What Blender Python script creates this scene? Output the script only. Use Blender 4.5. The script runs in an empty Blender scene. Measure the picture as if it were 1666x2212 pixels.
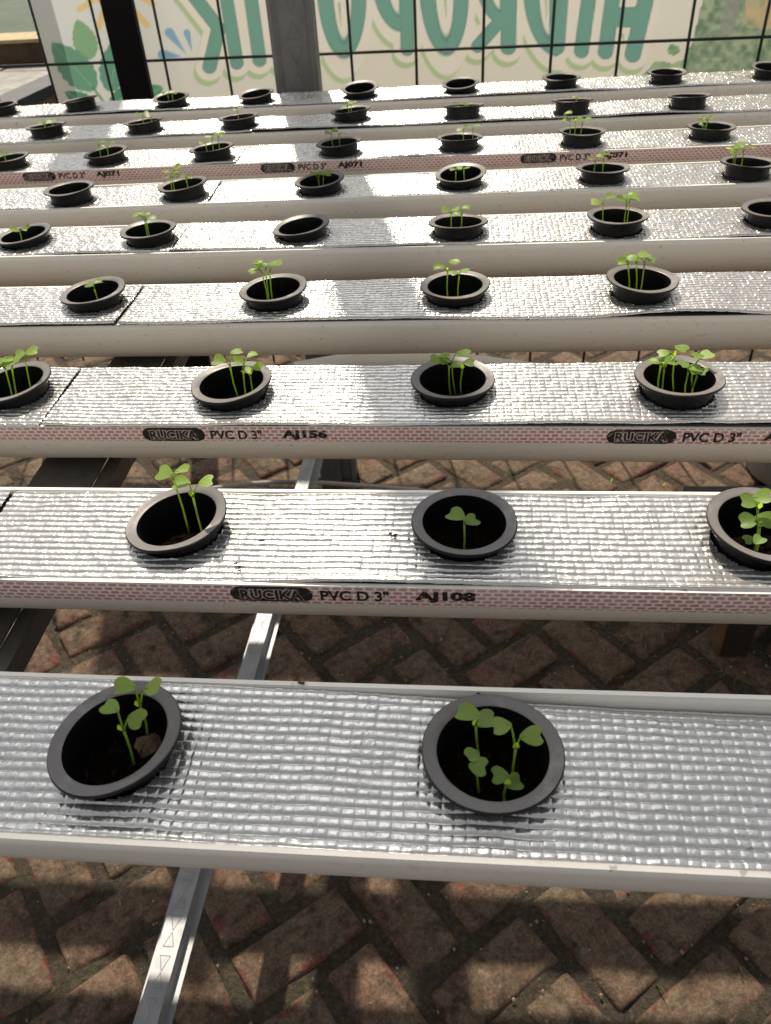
import bpy, bmesh, math, random
import numpy as np
from mathutils import Matrix, Vector

random.seed(7); RNG = np.random.default_rng(7)
SC = bpy.context.scene
COL = SC.collection

# ------------------------------------------------------------------ camera, sky, sun, exposure
ZF = 0.95                        # height of the planting boards above the paving
CAM = np.array([0.0, 0.0, ZF + 0.32426])
_r = np.array([0.99637333, 0.06621822, -0.0534354])
_u = np.array([-0.00031068, 0.63081865, 0.77593024])
_f = np.array([-0.08508876, 0.77309959, -0.62855145])
FPX, CX, CY = 1750.0, 833.0, 1106.0      # focal length and centre for a 1666 x 2212 picture

cd = bpy.data.cameras.new('camera')
cam = bpy.data.objects.new('camera', cd); COL.objects.link(cam)
cam.matrix_world = Matrix([[_r[0], _u[0], -_f[0], CAM[0]], [_r[1], _u[1], -_f[1], CAM[1]], [_r[2], _u[2], -_f[2], CAM[2]], [0, 0, 0, 1]])
cd.sensor_fit = 'VERTICAL'; cd.sensor_height = 36.0; cd.sensor_width = 27.0
cd.lens = FPX / 2212.0 * 36.0
cd.clip_start = 0.01; cd.clip_end = 500
cd.dof.use_dof = True; cd.dof.focus_distance = 0.56; cd.dof.aperture_fstop = 19.0
SC.camera = cam

SUN_EL, SUN_AZ = math.radians(54.0), math.radians(12.8)   # azimuth measured left of +Y
W = bpy.data.worlds.new('World'); SC.world = W; W.use_nodes = True
wn = W.node_tree; bg = wn.nodes['Background']
sky = wn.nodes.new('ShaderNodeTexSky'); sky.sky_type = 'NISHITA'; sky.sun_disc = False
sky.sun_elevation = SUN_EL; sky.sun_rotation = -SUN_AZ; sky.air_density = 1.6; sky.dust_density = 2.0; sky.ozone_density = 1.0
hz = wn.nodes.new('ShaderNodeHueSaturation'); hz.inputs['Saturation'].default_value = 0.10      # hazy, almost colourless sky
wn.links.new(sky.outputs[0], hz.inputs['Color']); wn.links.new(hz.outputs[0], bg.inputs[0]); bg.inputs[1].default_value = 0.095
sd = bpy.data.lights.new('sun', 'SUN'); sd.energy = 5.0; sd.angle = math.radians(0.8); sd.color = (1.0, 0.89, 0.72)
so = bpy.data.objects.new('sun', sd); COL.objects.link(so)
_sdir = Vector((-math.sin(SUN_AZ) * math.cos(SUN_EL), math.cos(SUN_AZ) * math.cos(SUN_EL), math.sin(SUN_EL)))
so.rotation_euler = _sdir.to_track_quat('Z', 'Y').to_euler(); so.location = _sdir * 20
SC.view_settings.view_transform = 'Standard'; SC.view_settings.look = 'None'
SC.view_settings.exposure = 0.26; SC.view_settings.gamma = 1.0
SC.view_settings.use_curve_mapping = False

# ------------------------------------------------------------------ measuring helpers (surveyed positions)
def ray(px, py):
    return _f + (px - CX) / FPX * _r - (py - CY) / FPX * _u
def on_z(px, py, z):
    d = ray(px, py); return CAM + d * ((z - CAM[2]) / d[2])
def on_y(px, py, y, b=0.0):
    d = ray(px, py); return CAM + d * (y / (d[1] - b * d[0]))
def to_px(P):
    P = np.asarray(P, float) - CAM; d = P @ _f
    return CX + FPX * (P @ _r) / d, CY - FPX * (P @ _u) / d

# ------------------------------------------------------------------ object helpers
def mesh_obj(name, verts, faces, mat, parent=None, smooth=False, uv=None):
    me = bpy.data.meshes.new(name)
    if isinstance(verts, np.ndarray) and isinstance(faces, np.ndarray):
        nf, k = faces.shape
        me.vertices.add(len(verts)); me.vertices.foreach_set('co', verts.astype(np.float32).ravel())
        me.loops.add(nf * k); me.loops.foreach_set('vertex_index', faces.astype(np.int32).ravel())
        me.polygons.add(nf); me.polygons.foreach_set('loop_start', np.arange(0, nf * k, k, dtype=np.int32)); me.update(calc_edges=True)
    else:
        me.from_pydata(verts.tolist() if isinstance(verts, np.ndarray) else verts, [], faces.tolist() if isinstance(faces, np.ndarray) else faces)
    if smooth: me.polygons.foreach_set('use_smooth', [True] * len(me.polygons))
    if mat is not None: me.materials.append(mat)
    me.update()
    return link(name, me, parent)
def link(name, me, parent=None):
    o = bpy.data.objects.new(name, me); COL.objects.link(o)
    if parent is not None: o.parent = parent
    return o
def empty(name, loc=(0, 0, 0), rz=0.0):
    o = bpy.data.objects.new(name, None); COL.objects.link(o); o.location = loc; o.rotation_euler = (0, 0, rz)
    o.empty_display_size = 0.02
    return o
def tag(o, label=None, cat=None, group=None, kind=None):
    if label: o['label'] = label
    if cat: o['category'] = cat
    if group: o['group'] = group
    if kind: o['kind'] = kind
    return o

class MB:
    """collects simple solids into one mesh"""
    def __init__(s): s.v = []; s.f = []
    def add(s, vs, fs):
        n = len(s.v); s.v += [tuple(float(c) for c in v) for v in vs]; s.f += [tuple(i + n for i in f) for f in fs]
    def box(s, x0, x1, y0, y1, z0, z1):
        s.add([(x0, y0, z0), (x1, y0, z0), (x1, y1, z0), (x0, y1, z0), (x0, y0, z1), (x1, y0, z1), (x1, y1, z1), (x0, y1, z1)],
              [(0, 3, 2, 1), (4, 5, 6, 7), (0, 1, 5, 4), (1, 2, 6, 5), (2, 3, 7, 6), (3, 0, 4, 7)])
    def tube(s, pts, rad, n=8, cap=True):
        pts = [np.array(p, float) for p in pts]; rings = []
        rads = rad if isinstance(rad, (list, tuple)) else [rad] * len(pts)
        prev = None
        for i, p in enumerate(pts):
            t = pts[min(i + 1, len(pts) - 1)] - pts[max(i - 1, 0)]; t = t / (np.linalg.norm(t) + 1e-12)
            a = prev if prev is not None else (np.array([1., 0, 0]) if abs(t[0]) < .9 else np.array([0, 1., 0]))
            a = a - t * (a @ t); a /= np.linalg.norm(a); b = np.cross(t, a); prev = a
            rings.append([p + rads[i] * (math.cos(k * 2 * math.pi / n) * a + math.sin(k * 2 * math.pi / n) * b) for k in range(n)])
        vs = [v for r in rings for v in r]; fs = []
        for i in range(len(pts) - 1):
            for k in range(n):
                fs.append((i * n + k, i * n + (k + 1) % n, (i + 1) * n + (k + 1) % n, (i + 1) * n + k))
        if cap: fs.append(tuple(range(n - 1, -1, -1))); fs.append(tuple((len(pts) - 1) * n + k for k in range(n)))
        s.add(vs, fs)
    def profile_x(s, prof, x0, x1, closed=True):
        n = len(prof); vs = [(x0, y, z) for y, z in prof] + [(x1, y, z) for y, z in prof]
        fs = [(k, (k + 1) % n, n + (k + 1) % n, n + k) for k in range(n if closed else n - 1)]
        s.add(vs, fs)
    def build(s, name, mat, parent=None, smooth=False): return mesh_obj(name, s.v, s.f, mat, parent, smooth)

def lathe(prof, n=40):
    vs = []; fs = []
    for i, (r, z) in enumerate(prof):
        for k in range(n):
            a = 2 * math.pi * k / n; vs.append((r * math.cos(a), r * math.sin(a), z))
    for i in range(len(prof) - 1):
        for k in range(n):
            fs.append((i * n + k, i * n + (k + 1) % n, (i + 1) * n + (k + 1) % n, (i + 1) * n + k))
    return vs, fs

def noise1(x, scale, seed=0):
    r = np.random.default_rng(1000 + seed).uniform(-1, 1, 4096)
    t = np.asarray(x, float) / scale + 1500.37; i = np.floor(t).astype(int); f = t - i; f = f * f * (3 - 2 * f)
    return r[i % 4096] * (1 - f) + r[(i + 1) % 4096] * f
def noise2(x, y, scale, seed=0):
    r = np.random.default_rng(2000 + seed).uniform(-1, 1, (256, 256))
    tx = np.asarray(x, float) / scale + 900.3; ty = np.asarray(y, float) / scale + 900.7
    i = np.floor(tx).astype(int); j = np.floor(ty).astype(int); fx = tx - i; fy = ty - j
    fx = fx * fx * (3 - 2 * fx); fy = fy * fy * (3 - 2 * fy)
    g = lambda a, b: r[a % 256, b % 256]
    return (g(i, j) * (1 - fx) + g(i + 1, j) * fx) * (1 - fy) + (g(i, j + 1) * (1 - fx) + g(i + 1, j + 1) * fx) * fy

# ------------------------------------------------------------------ materials
class NT:
    def __init__(s, name):
        s.m = bpy.data.materials.new(name); s.m.use_nodes = True; s.t = s.m.node_tree; s.b = s.t.nodes['Principled BSDF']; s.out = s.t.nodes['Material Output']
    def n(s, typ, **kw):
        o = s.t.nodes.new(typ)
        for k, v in kw.items():
            if k.startswith('i_'):
                key = k[2:]; key = int(key) if key.isdigit() else key.replace('_', ' ')
                o.inputs[key].default_value = v
            else: setattr(o, k, v)
        return o
    def l(s, a, b): s.t.links.new(a, b)
    def set(s, **kw):
        for k, v in kw.items(): s.b.inputs[k.replace('_', ' ')].default_value = v
    def coord(s, kind='Object', scale=None):
        c = s.n('ShaderNodeTexCoord').outputs[kind]
        if scale is not None:
            mp = s.n('ShaderNodeMapping'); mp.inputs['Scale'].default_value = scale; s.l(c, mp.inputs['Vector']); c = mp.outputs[0]
        return c
    def noise(s, vec, scale, detail=4, rough=.55):
        o = s.n('ShaderNodeTexNoise'); o.inputs['Scale'].default_value = scale; o.inputs['Detail'].default_value = detail; o.inputs['Roughness'].default_value = rough
        s.l(vec, o.inputs['Vector']); return o.outputs['Fac']
    def ramp(s, fac, stops):
        o = s.n('ShaderNodeValToRGB'); cr = o.color_ramp
        while len(cr.elements) < len(stops): cr.elements.new(.5)
        for e, (p, c) in zip(cr.elements, stops): e.position = p; e.color = (*c, 1) if len(c) == 3 else c
        s.l(fac, o.inputs[0]); return o.outputs[0]
    def mix(s, fac, a, b, mode='MIX'):
        o = s.n('ShaderNodeMix', data_type='RGBA', blend_type=mode)
        for sock, v in ((o.inputs[0], fac), (o.inputs[6], a), (o.inputs[7], b)):
            if isinstance(v, (int, float)): sock.default_value = v
            elif isinstance(v, tuple): sock.default_value = (*v, 1) if len(v) == 3 else v
            else: s.l(v, sock)
        return o.outputs[2]
    def math(s, op, a, b=None, c=None):
        o = s.n('ShaderNodeMath', operation=op)
        for k, v in enumerate((a, b, c)):
            if v is None: continue
            if isinstance(v, (int, float)): o.inputs[k].default_value = v
            else: s.l(v, o.inputs[k])
        return o.outputs[0]
    def bump(s, h, strength=.3, dist=.001, nrm=None):
        o = s.n('ShaderNodeBump'); o.inputs['Strength'].default_value = strength; o.inputs['Distance'].default_value = dist
        s.l(h, o.inputs['Height'])
        if nrm is not None: s.l(nrm, o.inputs['Normal'])
        return o.outputs[0]

BLK = (0, 0, 0); WHT = (1, 1, 1)
def mat_foil():
    t = NT('foil'); c = t.coord()
    spots = t.ramp(t.noise(c, 420, 3, .6), [(.60, BLK), (.72, WHT)])
    patch = t.ramp(t.noise(c, 22, 5, .62), [(.50, BLK), (.72, WHT)])
    dirt = t.math('MULTIPLY', spots, t.math('ADD', t.math('MULTIPLY', patch, .85), .16))
    stain = t.ramp(t.noise(c, 9, 6, .7), [(.57, BLK), (.78, WHT)])
    col = t.mix(t.math('MULTIPLY', stain, .30), (.64, .63, .61), (.53, .45, .34))
    col = t.mix(dirt, col, (.10, .075, .05))
    t.l(col, t.b.inputs['Base Color'])
    t.l(t.math('SUBTRACT', .80, t.math('MULTIPLY', dirt, .7)), t.b.inputs['Metallic'])
    t.l(t.math('ADD', t.math('MULTIPLY', t.noise(c, 60, 3), .14), .165), t.b.inputs['Roughness'])
    vo = t.n('ShaderNodeTexVoronoi', feature='DISTANCE_TO_EDGE'); vo.inputs['Scale'].default_value = 330; t.l(c, vo.inputs['Vector'])
    n1 = t.bump(t.math('MINIMUM', vo.outputs['Distance'], .25), .16, .0008)
    t.l(t.bump(t.noise(c, 300, 4, .6), .32, .0009, n1), t.b.inputs['Normal'])
    return t.m
def pvc_nodes(t, seed=0.0):
    c = t.coord(); cs = t.coord(scale=(6, 60, 60))
    streak = t.ramp(t.noise(cs, 3.0, 5, .65), [(.56, BLK), (.75, WHT)])
    spec = t.ramp(t.noise(c, 170, 2, .5), [(.70, BLK), (.76, WHT)])
    ylw = t.ramp(t.noise(c, 5, 4, .6), [(.42, BLK), (.72, WHT)])
    rust = t.math('MULTIPLY', t.ramp(t.noise(c, 60, 4, .7), [(.60, BLK), (.72, WHT)]), t.ramp(t.noise(c, 7, 2, .5), [(.58, BLK), (.68, WHT)]))
    col = t.mix(t.math('MULTIPLY', ylw, .30), (.83, .79, .725), (.76, .70, .595))
    col = t.mix(t.math('MULTIPLY', streak, .22), col, (.36, .33, .27))
    col = t.mix(t.math('MULTIPLY', rust, .45), col, (.38, .24, .10))
    col = t.mix(t.math('MULTIPLY', spec, .45), col, (.10, .09, .08))
    t.l(t.bump(t.noise(c, 120, 3), .06, .0006), t.b.inputs['Normal'])
    t.set(Roughness=.42); t.b.inputs['Specular IOR Level'].default_value = .4
    return col
def mat_pvc():
    t = NT('white_pvc'); t.l(pvc_nodes(t), t.b.inputs['Base Color']); return t.m
def mat_band():
    t = NT('pvc_red_dashes'); base = pvc_nodes(t)
    uv = t.n('ShaderNodeUVMap').outputs[0]; sp = t.n('ShaderNodeSeparateXYZ'); t.l(uv, sp.inputs[0])
    u, v = sp.outputs[0], sp.outputs[1]
    row = t.math('FLOOR', v); u2 = t.math('ADD', u, t.math('MULTIPLY', row, .5))
    dx = t.math('MULTIPLY', t.math('ABSOLUTE', t.math('SUBTRACT', t.math('FRACT', u2), .5)), 6.4)
    dy = t.math('MULTIPLY', t.math('ABSOLUTE', t.math('SUBTRACT', t.math('FRACT', v), .5)), 3.1)
    ex = t.math('MAXIMUM', t.math('SUBTRACT', dx, 1.4), 0.0)
    d = t.math('SQRT', t.math('ADD', t.math('MULTIPLY', ex, ex), t.math('MULTIPLY', dy, dy)))
    c = t.coord(); d = t.math('ADD', d, t.math('MULTIPLY', t.math('SUBTRACT', t.noise(c, 500, 2), .5), .7))
    d = t.math('MULTIPLY', d, .84)
    m = t.ramp(d, [(.0, WHT), (1.0, BLK)]); rm = m.node.color_ramp; rm.elements[0].position = .88; rm.elements[1].position = 1.0
    red = t.mix(t.noise(c, 90, 3), (.50, .14, .17), (.66, .32, .33))
    t.l(t.mix(t.math('MULTIPLY', m, t.math('ADD', .42, t.math('MULTIPLY', t.noise(c, 35, 4, .6), .9))), base, red), t.b.inputs['Base Color']); return t.m
def mat_plain(name, col, rough=.5, metal=0.0, nscale=80, var=.25, bump=.1, bdist=.001, spec=.5):
    t = NT(name); c = t.coord(); n = t.noise(c, nscale, 5, .6)
    dk = tuple(x * (1 - var) for x in col); lt = tuple(min(1, x * (1 + var)) for x in col)
    t.l(t.ramp(n, [(.3, dk), (.7, lt)]), t.b.inputs['Base Color'])
    t.set(Roughness=rough, Metallic=metal); t.b.inputs['Specular IOR Level'].default_value = spec
    t.l(t.bump(n, bump, bdist), t.b.inputs['Normal']); return t.m
def mat_pot():
    t = NT('pot_plastic'); c = t.coord()
    dust = t.ramp(t.noise(c, 55, 5, .65), [(.52, BLK), (.80, WHT)])
    scuff = t.ramp(t.noise(c, 240, 3, .6), [(.66, BLK), (.74, WHT)])
    oi = t.n('ShaderNodeObjectInfo').outputs['Random']
    base = t.mix(oi, (.004, .004, .0045), (.008, .0075, .008))
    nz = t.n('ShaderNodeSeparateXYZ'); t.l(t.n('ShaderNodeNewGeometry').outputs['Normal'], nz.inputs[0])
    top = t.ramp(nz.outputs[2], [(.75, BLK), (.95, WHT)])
    col = t.mix(t.math('MULTIPLY', top, t.math('ADD', t.math('MULTIPLY', dust, .45), .55)), base, (.29, .27, .265))  # dust plus sunlight on upward faces, painted into the rim colour
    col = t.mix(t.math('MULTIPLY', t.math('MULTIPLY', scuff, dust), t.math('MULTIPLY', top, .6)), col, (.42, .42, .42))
    t.l(col, t.b.inputs['Base Color'])
    t.b.inputs['Specular IOR Level'].default_value = .22
    t.l(t.math('ADD', t.math('MULTIPLY', dust, .2), .36), t.b.inputs['Roughness'])
    t.l(t.bump(t.noise(c, 300, 3), .12, .0006), t.b.inputs['Normal'])
    return t.m
def mat_soil():
    t = NT('cocopeat'); c = t.coord(); n = t.noise(c, 380, 5, .7)
    t.l(t.ramp(n, [(.40, (.0018, .0012, .0009)), (.62, (.008, .005, .003)), (.76, (.07, .045, .024))]), t.b.inputs['Base Color'])
    t.set(Roughness=.95); t.b.inputs['Specular IOR Level'].default_value = .03; t.l(t.bump(n, .8, .003), t.b.inputs['Normal']); return t.m
def mat_leaf(name, a, b):
    t = NT(name); c = t.coord(); n = t.noise(c, 260, 3)
    oi = t.n('ShaderNodeObjectInfo').outputs['Random']
    col = t.mix(oi, a, b); col = t.mix(t.math('MULTIPLY', n, .25), col, tuple(x * .6 for x in a))
    t.l(col, t.b.inputs['Base Color']); t.set(Roughness=.42); t.b.inputs['Specular IOR Level'].default_value = .35
    tr = t.n('ShaderNodeBsdfTranslucent'); t.l(t.mix(.80, col, (.60, .80, .045)), tr.inputs[0])
    mx = t.n('ShaderNodeMixShader'); mx.inputs[0].default_value = .60
    t.l(t.b.outputs[0], mx.inputs[1]); t.l(tr.outputs[0], mx.inputs[2]); t.l(mx.outputs[0], t.out.inputs[0])
    t.l(t.bump(n, .2, .0008), t.b.inputs['Normal'])
    return t.m
def mat_brick():
    t = NT('red_brick'); c = t.coord('Object'); oi = t.n('ShaderNodeObjectInfo').outputs['Random']
    off = t.n('ShaderNodeVectorMath', operation='ADD'); t.l(c, off.inputs[0])
    cmb = t.n('ShaderNodeCombineXYZ'); t.l(t.math('MULTIPLY', oi, 37.0), cmb.inputs[0]); t.l(t.math('MULTIPLY', oi, 91.0), cmb.inputs[1]); t.l(cmb.outputs[0], off.inputs[1])
    v = off.outputs[0]
    big = t.noise(v, 14, 5, .65); fine = t.noise(v, 260, 4, .7)
    base = t.mix(oi, (.125, .050, .038), (.095, .052, .038))
    sp = t.n('ShaderNodeSeparateXYZ'); t.l(c, sp.inputs[0])
    ex = t.math('DIVIDE', t.math('SUBTRACT', (2 * .103 - .018) / 2, t.math('ABSOLUTE', sp.outputs[0])), .016); ey = t.math('DIVIDE', t.math('SUBTRACT', (.103 - .018) / 2, t.math('ABSOLUTE', sp.outputs[1])), .016)
    ed_ = t.math('ADD', t.math('MINIMUM', ex, ey), t.math('MULTIPLY', t.math('SUBTRACT', t.noise(v, 22, 4, .6), .42), 7.0))
    edge = t.ramp(ed_, [(.30, BLK), (.75, WHT)])
    dusty = t.math('MULTIPLY', t.ramp(big, [(.30, (.45, .45, .45)), (.52, WHT)]), edge)
    col = t.mix(t.math('MULTIPLY', dusty, .90), base, t.mix(t.ramp(t.noise(v, 6, 3, .6), [(.40, BLK), (.60, WHT)]), (.128, .086, .062), (.112, .092, .064)))
    col = t.mix(t.math('MULTIPLY', t.ramp(t.noise(v, 30, 4, .6), [(.52, BLK), (.70, WHT)]), .80), col, (.020, .017, .013))
    col = t.mix(.55, col, t.ramp(fine, [(.34, (.16, .15, .14)), (.66, (.80, .78, .74))]), 'OVERLAY')
    col = t.mix(.6, col, t.ramp(t.noise(v, 75, 4, .7), [(.36, (.22, .21, .20)), (.62, (.72, .72, .72))]), 'OVERLAY')
    g = t.ramp(t.noise(v, 700, 2, .5), [(.68, BLK), (.76, WHT)])
    col = t.mix(t.math('MULTIPLY', g, .35), col, (.5, .42, .3))
    t.l(col, t.b.inputs['Base Color']); t.set(Roughness=.9); t.b.inputs['Specular IOR Level'].default_value = .25
    t.l(t.bump(fine, .5, .004, t.bump(big, .4, .01)), t.b.inputs['Normal']); return t.m
def mat_jointsoil():
    t = NT('joint_soil'); c = t.coord(); n = t.noise(c, 120, 6, .7); p = t.noise(c, 420, 3, .6)
    col = t.ramp(n, [(.3, (.02, .015, .010)), (.55, (.058, .043, .027)), (.75, (.15, .115, .07))])
    col = t.mix(t.ramp(p, [(.66, BLK), (.74, WHT)]), col, (.40, .34, .25))
    moss = t.ramp(t.noise(c, 6, 4, .6), [(.55, BLK), (.70, WHT)])
    col = t.mix(t.math('MULTIPLY', moss, .5), col, (.055, .06, .022))
    t.l(col, t.b.inputs['Base Color']); t.set(Roughness=.95)
    t.l(t.bump(n, .9, .012, t.bump(p, .6, .004)), t.b.inputs['Normal']); return t.m
def mat_steel(name, col, rough, metal=.85, dirt=.4):
    t = NT(name); c = t.coord(); n = t.noise(c, 30, 5, .65); s_ = t.noise(t.coord(scale=(90, 4, 90)), 3, 4, .6)
    k = t.ramp(n, [(.40, BLK), (.72, WHT)])
    cc = t.mix(t.math('MULTIPLY', k, dirt), col, tuple(x * .45 for x in col))
    cc = t.mix(t.math('MULTIPLY', t.ramp(s_, [(.55, BLK), (.72, WHT)]), .3), cc, tuple(min(1, x * 1.5) for x in col))
    t.l(cc, t.b.inputs['Base Color']); t.set(Metallic=metal)
    t.l(t.math('ADD', t.math('MULTIPLY', n, .25), rough - .1), t.b.inputs['Roughness'])
    t.l(t.bump(n, .15, .001), t.b.inputs['Normal']); return t.m
def mat_banner():
    t = NT('printed_banner'); a = t.n('ShaderNodeVertexColor', layer_name='print').outputs[0]
    c = t.coord(); weave = t.noise(c, 900, 2)
    col = t.mix(t.math('MULTIPLY', weave, .10), a, (.4, .4, .4))
    d = t.n('ShaderNodeBsdfDiffuse'); t.l(col, d.inputs[0]); tr = t.n('ShaderNodeBsdfTranslucent'); t.l(col, tr.inputs[0])
    mx = t.n('ShaderNodeMixShader'); mx.inputs[0].default_value = .36
    t.l(d.outputs[0], mx.inputs[1]); t.l(tr.outputs[0], mx.inputs[2]); t.l(mx.outputs[0], t.out.inputs[0]); return t.m

M_FOIL = mat_foil(); M_PVC = mat_pvc(); M_BAND = mat_band(); M_POT = mat_pot(); M_SOIL = mat_soil()
M_LEAF = mat_leaf('cotyledon_green', (.27, .43, .11), (.34, .49, .15)); M_BUD = mat_leaf('young_leaf_green', (.26, .40, .07), (.32, .46, .09))
M_STEM = mat_leaf('stem_green', (.24, .34, .09), (.32, .40, .13))
M_BRICK = mat_brick(); M_JOINT = mat_jointsoil()
M_INK = NT('black_ink')
_c = M_INK.coord(); M_INK.l(M_INK.mix(M_INK.ramp(M_INK.noise(_c, 260, 4, .65), [(.56, BLK), (.72, WHT)]), (.014, .012, .012), (.34, .28, .26)), M_INK.b.inputs['Base Color']); M_INK.set(Roughness=.6); M_INK = M_INK.m
M_INKL = mat_plain('pale_ink', (.50, .40, .38), .5, 0, 300, .3, .02)
M_FOAM = mat_plain('dark_foam_core', (.035, .037, .042), .8, 0, 200, .4, .3)
M_GALV = mat_steel('galvanised_steel', (.36, .37, .39), .58, .75); M_DULL = mat_steel('dull_dark_steel', (.20, .20, .19), .45, .8, .6)
M_POSTM = mat_steel('grey_channel_steel', (.18, .18, .18), .5, .55, .3)
M_BLACK = mat_plain('black_painted_steel', (.004, .004, .0045), .6, 0, 60, .3, .05, .001, .15); M_WIRE = mat_plain('dark_green_wire', (.012, .018, .017), .45, 0, 60, .3, .05)
M_BANNER = mat_banner(); M_HOSE = mat_plain('grey_hose', (.34, .31, .28), .45, 0, 50, .2, .05)
M_WOOD = mat_plain('brown_wood', (.12, .062, .025), .6, 0, 40, .4, .2); M_DWOOD = mat_plain('dark_wood', (.016, .011, .008), .6, 0, 40, .4, .2)
M_CHIP = mat_plain('coir_chip', (.10, .062, .032), .9, 0, 300, .6, .8, .004)
M_GRASSB = mat_leaf('dry_weed_green', (.05, .06, .022), (.10, .085, .04))
M_STONE = mat_plain('pale_stone', (.24, .20, .14), .9, 0, 200, .3, .3)
M_PAVER = mat_plain('grey_paver', (.26, .25, .23), .85, 0, 9, .35, .3, .01)
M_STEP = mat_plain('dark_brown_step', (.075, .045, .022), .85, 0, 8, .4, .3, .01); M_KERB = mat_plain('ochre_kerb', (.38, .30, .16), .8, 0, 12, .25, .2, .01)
M_LAWN = mat_plain('green_court', (.05, .075, .05), .85, 0, 3, .35, .3, .01); M_DKKERB = mat_plain('blackish_kerb', (.03, .034, .04), .6, 0, 12, .3, .2)
M_TERW = mat_plain('terrace_wall_brown', (.17, .12, .07), .9, 0, 12, .35, .3, .01)
M_BUCKET = mat_plain('grey_plastic', (.25, .25, .23), .5, 0, 20, .2, .05)

# ------------------------------------------------------------------ ground and herringbone brick paving
gv = [(-300, -300, -.012), (300, -300, -.012), (300, 300, -.012), (-300, 300, -.012)]
ground = mesh_obj('ground', gv, [(0, 1, 2, 3)], M_JOINT); tag(ground, kind='structure')
# finer joint sheet with real lumps between the bricks
gx = np.arange(-1.9, 1.701, .02); gy = np.arange(-.4, 3.701, .02); GX, GY = np.meshgrid(gx, gy)
GZ = -.0008 + .0050 * noise2(GX, GY, .035, 1) + .003 * noise2(GX, GY, .09, 2)
nx, ny = len(gx), len(gy); idx = np.arange(nx * ny).reshape(ny, nx)
pave = mesh_obj('brick_pavement', np.stack([GX, GY, GZ], -1).reshape(-1, 3),
                np.stack([idx[:-1, :-1], idx[:-1, 1:], idx[1:, 1:], idx[1:, :-1]], -1).reshape(-1, 4), M_JOINT, None, True)
tag(pave, kind='structure')

CELL, JNT = .103, .018
def brick_mesh(seed):
    rr = random.Random(seed); hx, hy = (2 * CELL - JNT) / 2, (CELL - JNT) / 2
    vs = []; fs = []
    prof = [(0, -.04), (0, -.004), (.0035, .003), (.009, .006)]      # inset, height
    ring = []
    for ins, z in prof:
        pts = []
        for sx, sy in ((-1, -1), (1, -1), (1, 1), (-1, 1)):
            cx, cy = sx * (hx - ins), sy * (hy - ins); ch = .006
            a = (cx - sx * ch, cy); b = (cx, cy - sy * ch); m = (cx - sx * ch * .3, cy - sy * ch * .3)
            pts += [a, m, b] if (sx * sy > 0) == (sx > 0) and False else ([b, m, a] if sx * sy < 0 else [a, m, b])
        ring.append([(x + rr.uniform(-.0022, .0022), y + rr.uniform(-.0022, .0022), z + rr.uniform(-.001, .001)) for x, y in pts])
    n = 12
    # order each ring by angle so the outline is clean
    order = sorted(range(n), key=lambda k: math.atan2(ring[0][k][1] / hy, ring[0][k][0] / hx))
    for r in ring: vs += [r[k] for k in order]
    for i in range(len(prof) - 1):
        for k in range(n): fs.append((i * n + k, i * n + (k + 1) % n, (i + 1) * n + (k + 1) % n, (i + 1) * n + k))
    vs.append((0, 0, .0062)); c = len(vs) - 1; b = (len(prof) - 1) * n
    for k in range(n): fs.append((b + k, b + (k + 1) % n, c))
    me = bpy.data.meshes.new('brick'); me.from_pydata(vs, [], fs); me.materials.append(M_BRICK)
    me.polygons.foreach_set('use_smooth', [True] * len(me.polygons)); me.update(); return me
BM = [brick_mesh(s) for s in range(7)]
BANG = math.radians(39.0); e1 = np.array([math.cos(BANG), math.sin(BANG)]); e2 = np.array([-math.sin(BANG), math.cos(BANG)])
ANCH = on_z(1353, 1054, 0)[:2]
vis, hid = [], []
for i in range(-40, 41):
    for j in range(-40, 41):
        m = (i - j) % 4
        if m == 0: c = np.array([i + 1.0, j + .5]); rot = 0.0
        elif m == 3: c = np.array([i + .5, j + 1.0]); rot = math.pi / 2
        else: continue
        p = ANCH + CELL * (c[0] * e1 + c[1] * e2)
        if not (-1.75 < p[0] < 1.55 and -.25 < p[1] < 3.55): continue
        px, py = to_px((p[0], p[1], 0.0))
        infront = (np.array([p[0], p[1], 0]) - CAM) @ _f > .2
        (vis if infront and -130 < px < 1796 and 0 < py < 2420 else hid).append((p, rot))
vis.sort(key=lambda q: q[0][1])
hid += vis[295:]; vis = vis[:295]
rb = random.Random(3)
for p, rot in vis:
    o = link('brick', BM[rb.randrange(7)], pave)
    o.location = (p[0] + rb.uniform(-.003, .003), p[1] + rb.uniform(-.003, .003), rb.uniform(-.002, .0035))
    o.rotation_euler = (rb.uniform(-.015, .015), rb.uniform(-.015, .015), BANG + rot + rb.choice((0, math.pi)) + rb.uniform(-.03, .03))
mb = MB()
for p, rot in hid:
    me = BM[rb.randrange(7)]; a = BANG + rot + rb.uniform(-.03, .03); ca, sa = math.cos(a), math.sin(a); dz = rb.uniform(-.002, .003)
    mb.add([(p[0] + v.co.x * ca - v.co.y * sa, p[1] + v.co.x * sa + v.co.y * ca, v.co.z + dz) for v in me.vertices], [tuple(f.vertices) for f in me.polygons])
if hid: tag(mb.build('outlying_bricks', M_BRICK, pave), kind='stuff')
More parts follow.
